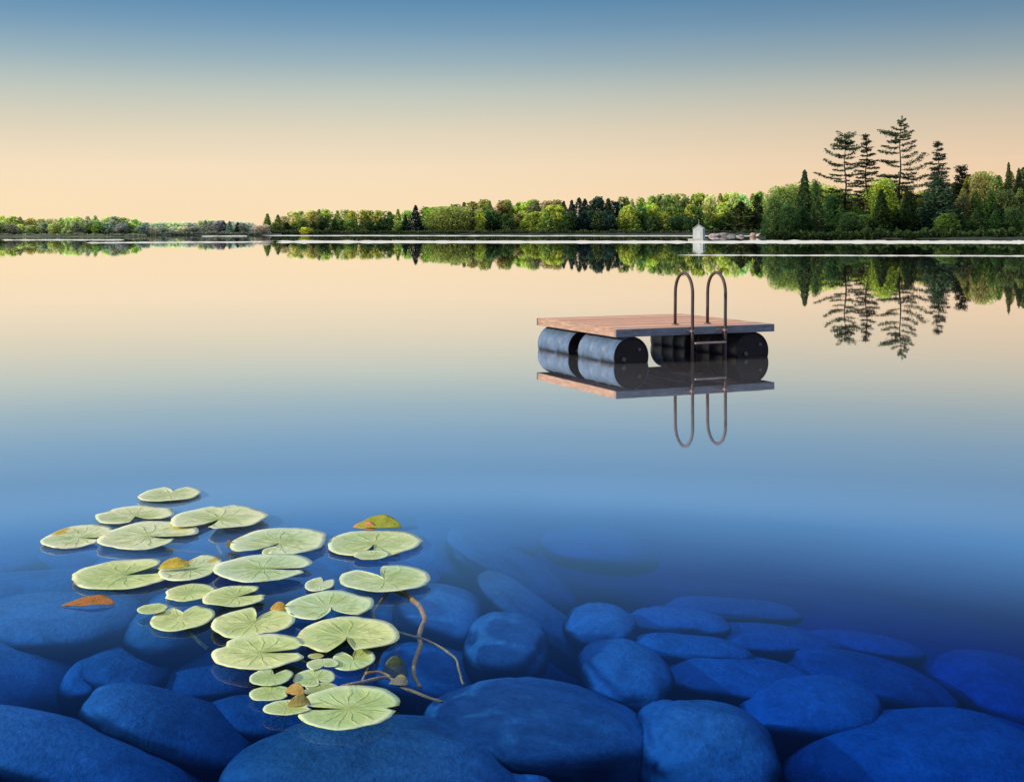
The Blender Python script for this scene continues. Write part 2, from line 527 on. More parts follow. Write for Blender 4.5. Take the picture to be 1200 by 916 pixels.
# ---------------------------------------------------------------- lily pads
def pad_mesh(rx, ry, notches, seed, yellow=None, bowl=.02, skew=0):
    """polar sheet with V notches; notches = [(angle deg in plan, half width deg, depth 0..1)]"""
    bm = bmesh.new()
    uvl = bm.loops.layers.uv.new('UVMap')
    yl = bm.verts.layers.float.new('yellow')
    nr, ns = 9, 96
    notches = [(a, w_ * (1.55 if d_ >= .98 else 1.35), d_ if d_ >= .98 else min(.96, d_ * 1.1)) for a, w_, d_ in notches]
    main = notches[0] if notches else None
    hole = main is not None and main[2] >= .98
    start = R(main[0] + main[1]) if hole else 0
    span = 2 * PI - (2 * R(main[1]) if hole else 0)
    n_ang = ns + 1 if hole else ns
    off = Vector((seed * 2.31, seed * .77, 4))
    r_ = random.Random(seed)
    cvx, cvy = 0, 0
    rings = []
    for j in range(nr + 1):
        t = j / nr
        ring = []
        for i in range(n_ang):
            th = start + span * i / ns
            k = 1 + .085 * noise.noise(Vector((math.cos(th) * 1.3, math.sin(th) * 1.3, 0)) + off) + .02 * noise.noise(Vector((math.cos(th) * 6, math.sin(th) * 6, 0)) + off)
            if hole:
                e0 = min(th - start, start + span - th)
                k *= 1 - .20 * math.exp(-(e0 / .14) ** 2)
            for nn in (notches[1:] if hole else notches):
                dd = (th - R(nn[0]) + PI) % (2 * PI) - PI
                k *= 1 - nn[2] * max(0, 1 - abs(dd) / R(nn[1])) ** .8
            rr = t * k
            x, y = rr * math.cos(th) * rx, rr * math.sin(th) * ry
            x += skew * y
            z = bowl * min(rx, ry) * t ** 3 * (1.0 + 1.4 * noise.noise(Vector((math.cos(th) * 1.5, math.sin(th) * 1.5, 2)) + off))
            z += .018 * rx * noise.noise(Vector((x * 7, y * 7, 1)) + off) * t + .006 * math.sin(th * 13) * t * (1 - t) * rx
            v = bm.verts.new((x, y, z))
            if yellow:
                for ya, yw in yellow:
                    dd = (th - R(ya) + PI) % (2 * PI) - PI
                    yv = max(0, 1 - abs(dd) / R(yw)) * max(0, min(1, (t - .55 + .25 * noise.noise(Vector((x * 14, y * 14, 3)) + off)) * 4))
                    v[yl] = max(v[yl], min(1, yv * 2))
            ring.append((v, th, t))
            if j == 0: break
        rings.append(ring)
    def face(q):
        try:
            f = bm.faces.new([a[0] for a in q])
        except ValueError:
            return
        f.smooth = True
        for lp, a in zip(f.loops, q):
            lp[uvl].uv = (a[1] / (2 * PI), a[2])
    for j in range(nr):
        r0, r1 = rings[j], rings[j + 1]
        m = len(r1)
        for i in range(m if not hole else m - 1):
            i2 = (i + 1) % m
            A, B = r1[i], r1[i2]
            if i2 == 0: B = (B[0], B[1] + 2 * PI, B[2])
            if j == 0:
                face([(r0[0][0], (A[1] + B[1]) / 2, 0), A, B])
            else:
                C, D = r0[i], r0[i2]
                if i2 == 0: D = (D[0], D[1] + 2 * PI, D[2])
                face([C, A, B, D])
    g = bmesh.ops.extrude_face_region(bm, geom=list(bm.faces))      # gives the leaf its thin fleshy edge
    for v in g['geom']:
        if isinstance(v, bmesh.types.BMVert):
            v.co.z += .0022
    bmesh.ops.recalc_face_normals(bm, faces=bm.faces)
    return bm

GREEN = (.86, .88, .32)
PALE = (.95, .92, .52)
# cx, cy, w, h, notches, colour, yellow, label, skew
PADS = [
 (199,580,69,18,[(95,16,.6)],PALE,None,'rearmost lily pad, small and pale, far behind the others',0),
 (158,605,88,21,[(-62,13,1)],PALE,None,'pale thin lily pad with a notch at its near edge, second from the back',0),
 (257,609,111,29,[(-104,8,1),(100,10,.16)],PALE,None,'big pale pad at the back with a stem showing under its front notch',0),
 (91,630,77,28,[(-14,5,1)],PALE,[(150,26)],'leftmost lily pad, pale with a yellow tipped rear edge',0),
 (173,629,109,33,[(-16,9,1)],PALE,None,'pale pad with a right hand split, touching the leftmost pad',0),
 (327,637,110,34,[(-108,9,1)],(.66,.72,.42),None,'wide pale pad with two lobes and a tiny leaf in its notch',0),
 (145,675,116,35,[(28,15,1)],GREEN,None,'large lily pad with a deep notch open to the rear right, above the brown leaf',0),
 (223,667,68,31,[(120,20,.3)],(.66,.7,.38),[(135,40),(48,14)],'lily pad with a curled yellow rear corner',0),
 (308,667,114,34,[(-4,5,1)],(.62,.70,.42),None,'wide pad split to the right, in front of the two lobed pale pad',.0),
 (223,695,57,20,[(200,12,.1)],GREEN,None,'small oval pad without a split, left of a fan shaped pad',0),
 (276,700,75,26,[(30,10,1),(-5,8,.1)],GREEN,None,'fan shaped pad with a narrow rear right split and a sliver of leaf',0),
 (179,714,35,12,[(0,10,.1)],(.55,.60,.2),None,'small yellow green oval leaf at the left of the pad with a stem',0),
 (213,726,74,30,[(105,15,.5)],GREEN,None,'lily pad whose brown stem slants away below its front edge',0),
 (297,731,98,35,[(88,11,.8),(-60,10,.08)],GREEN,None,'butterfly shaped pad with a notch at its rear, centre of the group',0),
 (304,766,111,42,[(6,6,1),(158,8,.12)],GREEN,None,'large oval pad split to the right, at the left front of the group',0),
 (439,638,112,30,[(-92,9,.9)],(.60,.66,.30),None,'right hand rear pad with a green rim and a small leaf at its front',0),
 (435,651,42,11,[],(.62,.68,.36),None,'small oval leaf at the front notch of the green rimmed pad',0),
 (451,680,106,31,[(118,13,.9)],(.58,.66,.34),None,'rightmost pad with a rear left notch and two stems below it',0),
 (375,685,34,17,[(70,22,.7)],(.64,.70,.42),None,'tiny folded leaf left of the rightmost pad',0),
 (386,712,104,33,[(-68,20,.9)],(.58,.68,.36),None,'pad with a wide front notch, between the butterfly pad and the curved stem',0),
 (408,746,119,43,[(-90,11,.75)],GREEN,None,'large two lobed pad with dark green folds, right of the butterfly pad',0),
 (414,774,51,25,[(112,14,.8)],(.54,.64,.28),None,'small cupped pad just in front of the large two lobed pad',0),
 (378,779,37,15,[(-70,34,.7)],(.56,.65,.34),None,'tiny crescent shaped leaf between the cupped pad and the split pad',0),
 (318,794,50,21,[(82,16,.7)],(.50,.60,.26),None,'small heart shaped pad above the oval ones at the front left of the cluster',0),
 (368,795,48,21,[(-50,12,.6)],(.50,.60,.26),None,'small pad under the crescent leaf, next to the withered brown leaves',0),
 (317,813,48,18,[(0,18,.3)],(.46,.58,.20),None,'small smooth oval pad, leftmost in the front cluster',0),
 (337,830,56,18,[(10,14,.2)],(.46,.56,.20),None,'small oval pad left of the large split pad, lowest of the little ones',0),
 (375,808,44,14,[(180,20,.3)],(.28,.32,.10),None,'dull olive leaf tucked behind the large split pad',0),
 (408,832,119,54,[(181,4,1),(-3,5,.22)],(.50,.62,.24),None,'largest front pad, split from the left, nearest to the viewer',0),
 (318,646,20,11,[],PALE,None,'tiny pale oval leaf in the front notch of the two lobed rear pad',0),
 (370,769,19,6,[],(.50,.52,.24),None,'tiny olive oval leaf between two large split pads',0),
]
pad_objs = []
used_z = 0
for i, (cx, cy, w, h, nt, c, yl, lab, sk) in enumerate(PADS):
    z = .010 + .006 * (i % 3)
    d1, d2 = F * (H - z) / (cy - h / 2 - YH), F * (H - z) / (cy + h / 2 - YH)
    d, ry = (d1 + d2) / 2, (d1 - d2) / 2
    rx = w / 2 * F * (H - z) / (cy - YH) / F
    bm = pad_mesh(rx, ry, nt, i + 3, yl, .035, sk)
    bc = tuple(min(.95, v * (1.0 if c in (GREEN, PALE) else 1.22)) for v in c)
    o = obj('lily_pad', bm, M['pad'], color=bc, loc=((cx - 600) * (H - z) / (cy - YH), d, z))
    tag(o, lab, 'lily pad', 'lily pads floating over the boulders')
    pad_objs.append(o)

# stems: parts of the pads they hang from (pad index, pixel points with depths, radius)
STEMS = [
 (0,[(206,584,.0),(212,592,-.02),(222,601,-.05)],.011,(.30,.20,.08)),
 (2,[(253,612,.0),(250,622,-.03),(252,634,-.07),(261,650,-.12)],.014,(.30,.18,.07)),
 (4,[(194,643,.0),(212,646,-.02),(235,648,-.05),(258,651,-.10)],.009,(.30,.26,.10)),
 (12,[(216,735,.0),(224,745,-.04),(232,752,-.08),(244,760,-.14)],.011,(.24,.22,.08)),
 (17,[(457,690,.0),(447,704,-.04),(440,715,-.07),(437,734,-.12)],.010,(.36,.24,.08)),
 (17,[(464,692,.0),(476,698,-.02),(490,709,-.04),(499,724,-.05),(493,740,-.06),(492,756,-.08),(487,770,-.09),(485,787,-.11),(491,806,-.16)],.0155,(.42,.23,.06)),
 (20,[(448,734,.0),(462,739,-.03),(485,745,-.05),(512,755,-.07),(532,772,-.10),(545,802,-.15)],.008,(.34,.24,.08)),
 (28,[(398,806,.0),(422,800,-.02),(448,794,-.03),(462,797,-.05),(480,808,-.08),(519,822,-.15)],.0095,(.34,.24,.10)),
 (21,[(430,782,.0),(427,790,-.02),(421,804,-.05)],.008,(.28,.24,.10)),
 (28,[(428,789,.0),(444,788,-.01),(458,793,-.03)],.007,(.32,.20,.09)),
]
for (pi, pts, rad, c) in STEMS:
    P = [at(x, y, z * .55) for x, y, z in pts]
    c = tuple(min(.9, v * 1.7) for v in c); rad *= .82
    po = pad_objs[pi]
    P = [p - po.location for p in P]
    S = spline(P, 10)
    for k, s in enumerate(S):
        s += Vector((noise.noise(s * 9), noise.noise(s * 9 + Vector((5, 0, 0))), 0)) * .012
    n = len(S)
    bm = bmesh.new()
    add_tube(bm, S, [rad * (1.05 - .35 * k / n + .12 * noise.noise(S[k] * 30)) for k in range(n)], 10)
    obj('stem', bm, M['stem'], po, color=c)

# withered and curled leaves
def curled(cx, cy, w, h, z, lift, c, label, name='withered_leaf', rot=0, cat='leaf', fold=.25, group='loose leaves among the lily pads', tip=.0):
    z0 = z
    d = F * (H - z0) / (cy + h / 2 - YH)
    L = w * d / F
    Wd = L * .38
    bm = bmesh.new()
    yl = bm.verts.layers.float.new('yellow')
    nx, ny = 22, 10
    g = []
    rnd = Vector((cx * .1, cy * .1, 0))
    for i in range(nx + 1):
        u = i / nx
        row = []
        wv = math.sin(PI * min(1, max(0, u)) ** (1.15 + tip)) ** .62 if 0 < u < 1 else .02
        for j in range(ny + 1):
            v = j / ny * 2 - 1
            x = (u - .5) * L
            y = v * Wd / 2 * wv
            zz = lift * wv * (v * .5 + .5) + fold * Wd * wv * v * v * .5 + .02 * L * noise.noise(Vector((u * 5, v * 2, 0)) + rnd)
            row.append(bm.verts.new((x, y, zz)))
        g.append(row)
    for i in range(nx):
        for j in range(ny):
            bm.faces.new((g[i][j], g[i + 1][j], g[i + 1][j + 1], g[i][j + 1])).smooth = True
    ex = bmesh.ops.extrude_face_region(bm, geom=list(bm.faces))
    for v in ex['geom']:
        if isinstance(v, bmesh.types.BMVert): v.co.z += .003
    bmesh.ops.recalc_face_normals(bm, faces=bm.faces)
    o = obj(name, bm, M['dryleaf'], color=c, loc=((cx - 600) * d / F, d + Wd / 2 * .4, z0))
    o.rotation_euler = (0, 0, R(rot))
    tag(o, label, cat, group)
    return o

curled(102,703,60,14,.004,.02,(.50,.19,.03),'rust brown withered leaf floating below the large left pad',rot=6,tip=.4)
curled(203,659,36,14,.03,.035,(.80,.58,.06),'curled bright yellow leaf end behind the pad with yellow corner',rot=20)
curled(443,611,54,17,.015,.05,(.40,.42,.03),'olive green leaf curled upright behind the green rimmed pad',name='curled_leaf')
curled(426,614,32,12,.012,.03,(.72,.28,.10),'small salmon orange folded leaf beside the olive curled leaf',name='curled_leaf',rot=-32)
curled(326,709,20,12,.015,.03,(.62,.36,.05),'small round orange leaf between two green pads in mid group',fold=.1)
curled(345,806,28,16,.02,.03,(.46,.30,.07),'upper tan withered leaf inside the front cluster of small pads',rot=-25)
curled(350,820,28,16,.02,.03,(.42,.34,.08),'lower olive brown withered leaf touching the large split pad',rot=20)
curled(269,633,14,16,.012,.03,(.70,.52,.14),'tiny yellow leaf scrap in front of the big pale back pad',rot=70)
curled(462,782,34,24,-.05,.07,(.09,.12,.05),'dark green crumpled leaf under water right of the cupped pad',rot=15)
curled(467,797,24,12,-.03,.03,(.32,.27,.11),'pointed brown bud like leaf where the front stems cross',rot=-12,tip=.3)

# ---------------------------------------------------------------- swim raft
ZD = .450                                  # deck surface height
fr = at(722, 427)                          # waterline under the near corner
U = Vector((2.2482, 1.0059, 0)); V = Vector((-.9774, 2.1845, 0))
LU, LV = 2.46, 2.40
U.normalize(); V = Vector((-U.y, U.x, 0))
rz = math.atan2(U.y, U.x)
raft = empty('swim_raft', (fr.x, fr.y, 0), rz)     # local x along the front edge, local y along the left edge
tag(raft, 'square wooden swim raft on steel drums with a hooped ladder, afloat mid lake', 'raft')
bm = bmesh.new()
uvl = bm.loops.layers.uv.new('UVMap')
NP = 17
pw = (LV - .084) / NP
rr = random.Random(3)
for k in range(NP):                      # planks run along the front edge
    y0 = .042 + k * pw
    x0, x1 = .043, LU - .043
    dz = rr.uniform(-.002, .003)
    n = len(bm.faces)
    add_box(bm, (x0 + x1) / 2, y0 + pw / 2, ZD - .014 + dz, x1 - x0, pw - .009, .028, bevel=.003)
    bm.faces.ensure_lookup_table()
    for f in bm.faces[n:] if len(bm.faces) > n else []:
        for lp in f.loops:
            lp[uvl].uv = (k + min(.999, max(0, (lp.vert.co.y - y0) / pw)), lp.vert.co.x)
dk = obj('deck', bm, M['deck'], raft)
# rim boards under the planks
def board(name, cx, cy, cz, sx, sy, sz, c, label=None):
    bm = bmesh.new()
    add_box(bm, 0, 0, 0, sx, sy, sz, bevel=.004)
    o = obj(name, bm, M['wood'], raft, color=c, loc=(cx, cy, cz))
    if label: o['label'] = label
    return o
zb = ZD - .0535
board('rim_board', LU / 2, .022, zb, LU, .04, .101, (.27, .29, .30), 'shaded grey blue rim board along the ladder side')  # shaded tone put into this board's own colour
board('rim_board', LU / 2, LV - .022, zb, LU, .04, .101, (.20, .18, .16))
board('rim_board', .022, LV / 2, zb, .04, LV - .09, .101, (.58, .36, .24), 'sunlit warm brown rim board on the left side')  # sunlit tone put into this board's own colour
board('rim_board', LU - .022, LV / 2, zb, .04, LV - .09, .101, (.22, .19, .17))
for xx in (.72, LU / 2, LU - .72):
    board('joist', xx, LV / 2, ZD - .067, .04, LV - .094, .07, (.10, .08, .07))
# drums
DR, DZ = .262, ZD - .104 - .262
def drum(x, y0, y1):
    bm = bmesh.new()
    L = y1 - y0
    prof = [(0, DR - .010), (.004, DR), (.018, DR + .002), (.03, DR - .006)]
    for rc in (.33, .66):
        prof += [(L * rc - .03, DR - .010), (L * rc - .010, DR + .006), (L * rc + .010, DR + .006), (L * rc + .03, DR - .010)]
    prof += [(L - .03, DR - .006), (L - .018, DR + .002), (L - .004, DR), (L, DR - .010)]
    sg = 48
    rings = [[bm.verts.new((r * math.cos(2 * PI * k / sg), yy, r * math.sin(2 * PI * k / sg))) for k in range(sg)] for yy, r in prof]
    for a, b in zip(rings, rings[1:]):
        for k in range(sg):
            bm.faces.new((a[k], a[(k + 1) % sg], b[(k + 1) % sg], b[k])).smooth = True
    bmesh.ops.recalc_face_normals(bm, faces=bm.faces)
    dr = obj('drum', bm, M['drum'], raft, loc=(x, y0, DZ), color=(.44, .48, .56) if x < 1 else (.09, .075, .07))  # right drums' colour darkened to paint in the shade below the deck
    if x > 1: dr['label'] = 'drum under the right side, under-deck shade painted into its colour'
    for yy, s in ((0, 1), (L, -1)):
        bm = bmesh.new()
        r0 = [bm.verts.new((.0, yy + s * .016, 0))]
        prev = None
        for rad, dy in ((DR - .030, .016), (DR - .022, .012), (DR - .0115, .002)):
            ring = [bm.verts.new((rad * math.cos(2 * PI * k / sg), yy + s * dy, rad * math.sin(2 * PI * k / sg))) for k in range(sg)]
            for k in range(sg):
                k2 = (k + 1) % sg
                if prev is None: bm.faces.new((r0[0], ring[k], ring[k2])).smooth = False
                else: bm.faces.new((prev[k], ring[k], ring[k2], prev[k2])).smooth = True
            prev = ring
        bmesh.ops.recalc_face_normals(bm, faces=bm.faces)
        obj('drum_end', bm, M['black'], dr, color=(.022, .017, .015))
    for (bx, bz, br) in ((.12, .09, .022), (-.11, -.03, .028)):
        bm = bmesh.new()
        add_tube(bm, [(bx, -.012, bz), (bx, .017, bz)], br, 14)
        obj('bung', bm, M['black'], dr, color=(.16, .13, .12))
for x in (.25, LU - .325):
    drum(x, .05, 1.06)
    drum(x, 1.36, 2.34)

# ladder: two hoops, each rising from the deck and dropping over the front edge into the water
def x_for_px(px, yoff):
    lo, hi = 0, LU
    for _ in range(40):
        m = (lo + hi) / 2
        p = fr + U * m + V * yoff
        if 600 + F * p.x / p.y < px: lo = m
        else: hi = m
    return lo
FX = [x_for_px(811.5, -.035), x_for_px(850, -.035)]
TOP = H - (323.0 - YH) / F * ((fr + U * FX[0]).y)
TR = .0215
HW = .40
ladder = empty('ladder', (0, 0, 0)); ladder.parent = raft
for k, x in enumerate(FX):
    bm = bmesh.new()
    yf, yb = -.035, HW
    cy, rad = (yf + yb) / 2, (yb - yf) / 2
    zt = TOP + .03
    za = zt - rad * 1.25
    pts = [(x, yb, ZD - .004), (x + .002, yb, ZD + .3)]
    for q in range(15):
        a = PI * q / 14
        pts.append((x + .003, cy + rad * math.cos(a), za + rad * 1.25 * math.sin(a)))
    pts += [(x, yf, ZD + .2), (x, yf, .1), (x, yf + .01, -.25), (x, yf + .05, -.62)]
    add_tube(bm, pts, TR, 12)
    obj('handrail', bm, M['rust'], ladder, color=(.085, .05, .04))
    bm = bmesh.new()
    add_tube(bm, [(x, yb, ZD + .0), (x, yb, ZD + .012)], .05, 16)
    obj('flange', bm, M['rust'], ladder, color=(.30, .17, .12))
    bm = bmesh.new()
    add_box(bm, x - .06, -.006, ZD - .055, .14, .012, .03, bevel=.003)
    add_box(bm, x, -.034, ZD - .055, .052, .056, .03, bevel=.003)
    obj('bracket', bm, M['rust'], ladder, color=(.42, .27, .22))
for zr in (.235, -.03, -.30):
    bm = bmesh.new()
    add_box(bm, (FX[0] + FX[1]) / 2, -.045, zr, FX[1] - FX[0] - .03, .085, .022, bevel=.004)
    obj('rung', bm, M['wood'], ladder, color=(.62, .42, .32))

# ---------------------------------------------------------------- shores
def shore(name, x0, x1, py0, py1, rise=3.0, back=260, seed=0, c=(.05, .055, .03), taper=(0, 0)):
    bm = bmesh.new()
    n = 60
    rows = []
    for i in range(n + 1):
        t = i / n
        px = x0 + (x1 - x0) * t
        d = F * H / (py0 + (py1 - py0) * t - YH)
        d += d * .02 * noise.noise(Vector((px * .035, seed, 0)))
        tt = 1.0
        if taper[0] and t < taper[0]: tt = (t / taper[0]) ** .6
        if taper[1] and t > 1 - taper[1]: tt = ((1 - t) / taper[1]) ** .6
        row = []
        for b, z in ((-4, -1.2), (0, -.05), (1.5, .22), (5, .5), (18, .9), (60, rise * .6), (back, rise)):
            if z > 0: z = z * (.7 + .6 * noise.noise(Vector((px * .08, b * .1, seed)))) * max(tt, .05) + .02
            p = (px - 600) / F
            row.append(bm.verts.new((p * (d + b), d + b, z)))
        # close behind
        row.append(bm.verts.new((p * (d + back + 6), d + back + 6, -1.5)))
        rows.append(row)
    for r0, r1 in zip(rows, rows[1:]):
        for j in range(len(r0) - 1):
            bm.faces.new((r0[j], r1[j], r1[j + 1], r0[j + 1])).smooth = True
    bmesh.ops.recalc_face_normals(bm, faces=bm.faces)
    tag(obj(name, bm, M['land'], color=c), kind='structure')

shore('shore', -260, 172, 277.5, 277.3, 2, 140, 1, (.15, .17, .09), (0, .1))
shore('shore', 150, 330, 275.6, 275.6, 2, 200, 2, (.10, .11, .08))
shore('shore', 304, 900, 275.4, 275.6, 4, 300, 3, (.05, .055, .03), (.02, 0))
shore('shore', 885, 1500, 279.2, 281.0, 4, 200, 4, (.04, .05, .025), (.05, 0))
# distant land closing the horizon
bm = bmesh.new()
pv = None
for i in range(41):
    x = -2600 + 130 * i
    cur = [bm.verts.new((x, 1300, -2)), bm.verts.new((x, 1320, 2 + noise.noise(Vector((x * .01, 0, 0))))), bm.verts.new((x * 1.6, 2600, 10)), bm.verts.new((x * 3, 6000, 12))]
    if pv:
        for j in range(3): bm.faces.new((pv[j], cur[j], cur[j + 1], pv[j + 1])).smooth = True
    pv = cur
bmesh.ops.recalc_face_normals(bm, faces=bm.faces)
tag(obj('terrain', bm, M['land'], color=(.12, .14, .10)), kind='structure')

# ---------------------------------------------------------------- foliage
def leafcloud(bm, pts, size, rnd, shade, sl, drop=0, flat=0):
    """one small leaf face per point; shade(p) -> 0..1 stored per vertex"""
    for p in pts:
        s = size * rnd.uniform(.6, 1.35)
        n = Vector((rnd.gauss(0, 1), rnd.gauss(0, 1), rnd.gauss(0, 1) * (1 - flat) + flat * 1.2)).normalized()
        t = n.orthogonal().normalized()
        q = Matrix.Rotation(rnd.uniform(0, 2 * PI), 3, n)
        t = q @ t
        b = n.cross(t)
        k = rnd.uniform(.45, .8)
        vs = [bm.verts.new(p + t * s + Vector((0, 0, -drop * s))), bm.verts.new(p + b * s * k), bm.verts.new(p - t * s * .9), bm.verts.new(p - b * s * k)]
        sh = shade(p)
        for v in vs: v[sl] = sh
        bm.faces.new(vs)

def broadleaf(seed, n=1700, lobes=9, size=.034, wide=.42, low=.06, tall=False):
    """unit-height tree: trunk mesh and crown mesh"""
    rnd = random.Random(seed)
    bm = bmesh.new(); sl = bm.verts.layers.float.new('shade')
    cl = []
    for k in range(lobes):
        z = low + .12 + (.80 - low) * (k + rnd.random() * .6) / lobes
        prof = math.sin(PI * min(.98, max(.12, (z - low) / (1.02 - low)))) ** (.55 if not tall else .8)
        a = k * 2.4 + rnd.random()
        r = wide * .48 * prof * rnd.uniform(.4, 1)
        rad = wide * rnd.uniform(.34, .55) * (.55 + .45 * prof)
        cl.append((Vector((math.cos(a) * r, math.sin(a) * r, z)), rad))
    cl.append((Vector((0, 0, .45)), wide * .62)); cl.append((Vector((0, 0, .9)), wide * .2))
    pts = []
    lob_sh = [rnd.uniform(-.14, .16) for _ in cl]
    data = []
    while len(data) < n:
        i = rnd.randrange(len(cl)); c, rad = cl[i]
        d = Vector((rnd.gauss(0, 1), rnd.gauss(0, 1), rnd.gauss(0, 1))).normalized()
        rr_ = rad * rnd.uniform(.62, 1.06)
        p = c + Vector((d.x * rr_, d.y * rr_, d.z * rr_ * (1.25 if tall else .95)))
        if p.z < low or p.z > 1.02: continue
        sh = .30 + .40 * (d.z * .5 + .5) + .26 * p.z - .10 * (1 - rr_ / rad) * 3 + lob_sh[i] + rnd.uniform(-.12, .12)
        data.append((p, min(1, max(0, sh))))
    for p, sh in data:
        leafcloud(bm, [p], size, rnd, lambda q, s=sh: s, sl)
    crown = bpy.data.meshes.new('crown'); bm.to_mesh(crown); bm.free()
    crown.materials.append(M['leaf'])
    bm = bmesh.new()
    add_tube(bm, [(0, 0, -.03), (.005, 0, .2), (-.01, .01, .5), (.0, 0, .82)], [.022, .017, .011, .003], 7)
    for k in range(6):
        a = k * 2.1 + rnd.random(); z = .22 + .09 * k
        add_tube(bm, [(0, 0, z), (math.cos(a) * wide * .25, math.sin(a) * wide * .25, z + .1), (math.cos(a) * wide * .42, math.sin(a) * wide * .42, z + .2)], [.008, .005, .002], 5)
    trunk = bpy.data.meshes.new('trunk'); bm.to_mesh(trunk); bm.free()
    trunk.materials.append(M['bark'])
    return crown, trunk

def conifer(seed, n=1500, wide=.2, size=.026, low=.03, power=.8, tiers=15):
    rnd = random.Random(seed)
    bm = bmesh.new(); sl = bm.verts.layers.float.new('shade')
    cnt = 0
    tw = [(rnd.uniform(.7, 1.15)) for _ in range(tiers)]
    for _ in range(n):
        k = rnd.random() ** 1.25
        z = low + (1 - low) * k
        ti = min(tiers - 1, int(k * tiers)); fz = k * tiers - ti
        w = wide * (1 - k) ** power * tw[ti] * (1.15 - .45 * fz) + .006
        a = rnd.uniform(0, 2 * PI)
        br = .78 + .3 * noise.noise(Vector((math.cos(a) * 2, math.sin(a) * 2, ti * 1.7 + seed)))
        r = w * br * rnd.uniform(.35, 1.0) ** .6
        p = Vector((math.cos(a) * r, math.sin(a) * r, z - r * .25))
        if p.z < low: continue
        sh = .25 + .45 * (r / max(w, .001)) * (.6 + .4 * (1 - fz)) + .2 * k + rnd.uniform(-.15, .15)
        leafcloud(bm, [p], size * (1.1 - .55 * k), rnd, lambda q, s=sh: min(1, max(0, s)), sl, drop=.5, flat=.2)
    crown = bpy.data.meshes.new('crown'); bm.to_mesh(crown); bm.free()
    crown.materials.append(M['needle'])
    bm = bmesh.new()
    add_tube(bm, [(0, 0, -.03), (0, 0, .5), (0, 0, .99)], [.016, .009, .001], 7)
    trunk = bpy.data.meshes.new('trunk'); bm.to_mesh(trunk); bm.free()
    trunk.materials.append(M['bark'])
    return crown, trunk

PROTO = {
 'round': [broadleaf(s, 1500, 9, .036, .46) for s in (11, 12, 13)],
 'tall': [broadleaf(s, 1500, 11, .030, .27, .04, True) for s in (21, 22, 23)],
 'spruce': [conifer(s, 1500, w, .026) for s, w in ((31, .19), (32, .24), (33, .16))],
 'biground': [broadleaf(s, 7000, 22, .018, .46, .02) for s in (41, 42)],
 'bigtall': [broadleaf(s, 7000, 24, .0155, .30, .02, True) for s in (51, 52, 53)],
 'bigspruce': [conifer(s, 7500, w, .0145, .02, .75, 22) for s, w in ((61, .20), (62, .26))],
 'mound': [broadleaf(71, 7000, 20, .030, .95, .0)],
}
WORDS = {'round': 'rounded', 'tall': 'upright', 'spruce': 'pointed spruce', 'biground': 'rounded', 'bigtall': 'upright', 'bigspruce': 'pointed spruce', 'mound': 'broad domed'}
ORD = ['first', 'second', 'third', 'fourth', 'fifth', 'sixth', 'seventh', 'eighth', 'ninth', 'tenth', 'eleventh', 'twelfth', 'thirteenth', 'fourteenth', 'fifteenth', 'sixteenth', 'seventeenth', 'eighteenth', 'nineteenth', 'twentieth', 'twenty-first', 'twenty-second', 'twenty-third', 'twenty-fourth', 'twenty-fifth', 'twenty-sixth']
tr_rnd = random.Random(99)
def tree(kind, px, ytop, d, width_px, c, label, group, variant=None, zbase=.1):
    v = tr_rnd.randrange(len(PROTO[kind])) if variant is None else variant % len(PROTO[kind])
    crown, trunk = PROTO[kind][v]
    h = dist(0, ytop, d) - zbase
    width_px *= 1.55 if kind in ('round', 'tall', 'spruce') else 1.2
    base_w = {'round': .46, 'tall': .27, 'spruce': .2, 'biground': .46, 'bigtall': .30, 'bigspruce': .22, 'mound': .95}[kind]
    sx = width_px * d / F / 2 / (base_w * 1.02)
    if 'spruce' in kind: sx *= 1.7
    if kind in ('round', 'biground', 'mound'): sx = width_px * d / F / 2 / (base_w * .92)
    r = empty('spruce_tree' if 'spruce' in kind else 'broadleaf_tree', ((px - 600) * d / F, d, zbase), tr_rnd.uniform(0, 6.28))
    r.scale = (sx, sx, h)
    tag(r, label, 'tree', group)
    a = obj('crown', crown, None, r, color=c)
    b = obj('trunk', trunk, None, r, color=(.10, .08, .06))
    return r

def interp(prof, x):
    for (x0, y0), (x1, y1) in zip(prof, prof[1:]):
        if x0 <= x <= x1: return y0 + (y1 - y0) * (x - x0) / (x1 - x0)
    return prof[0][1] if x < prof[0][0] else prof[-1][1]

# colours (base colours of foliage, HZ with distance haze painted in)
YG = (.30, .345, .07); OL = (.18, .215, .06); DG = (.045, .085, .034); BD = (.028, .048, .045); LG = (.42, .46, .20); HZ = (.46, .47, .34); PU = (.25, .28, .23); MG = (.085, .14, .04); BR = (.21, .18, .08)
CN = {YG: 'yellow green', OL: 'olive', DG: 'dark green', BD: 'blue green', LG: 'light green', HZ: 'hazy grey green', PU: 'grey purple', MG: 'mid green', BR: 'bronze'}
def row(place, rowname, x0, x1, step, prof, fac, base, d, kinds, colors, wpx, jit=2.0, group=None):
    xs_ = []
    x = x0
    while x <= x1:
        xs_.append(x + tr_rnd.uniform(-.25, .25) * step); x += step
    for i, x in enumerate(xs_):
        top = interp(prof, x)
        y = base + (top - base) * fac + tr_rnd.uniform(-jit, jit)
        k = tr_rnd.choice(kinds); c = tr_rnd.choice(colors)
        cv = tuple(v * tr_rnd.uniform(.85, 1.18) for v in c)
        n = len(xs_)
        if i < n / 2: o_ = ORD[i] + ' from left'
        else: o_ = ORD[n - 1 - i] + ' from right'
        lab = f'{CN[c]} {WORDS[k]} tree, {rowname} row, {o_}, {place}'
        tree(k, x, y, d * tr_rnd.uniform(.985, 1.03), wpx * tr_rnd.uniform(.85, 1.25) * (.7 if 'spruce' in k else 1), cv, lab, group or ('trees of ' + place))

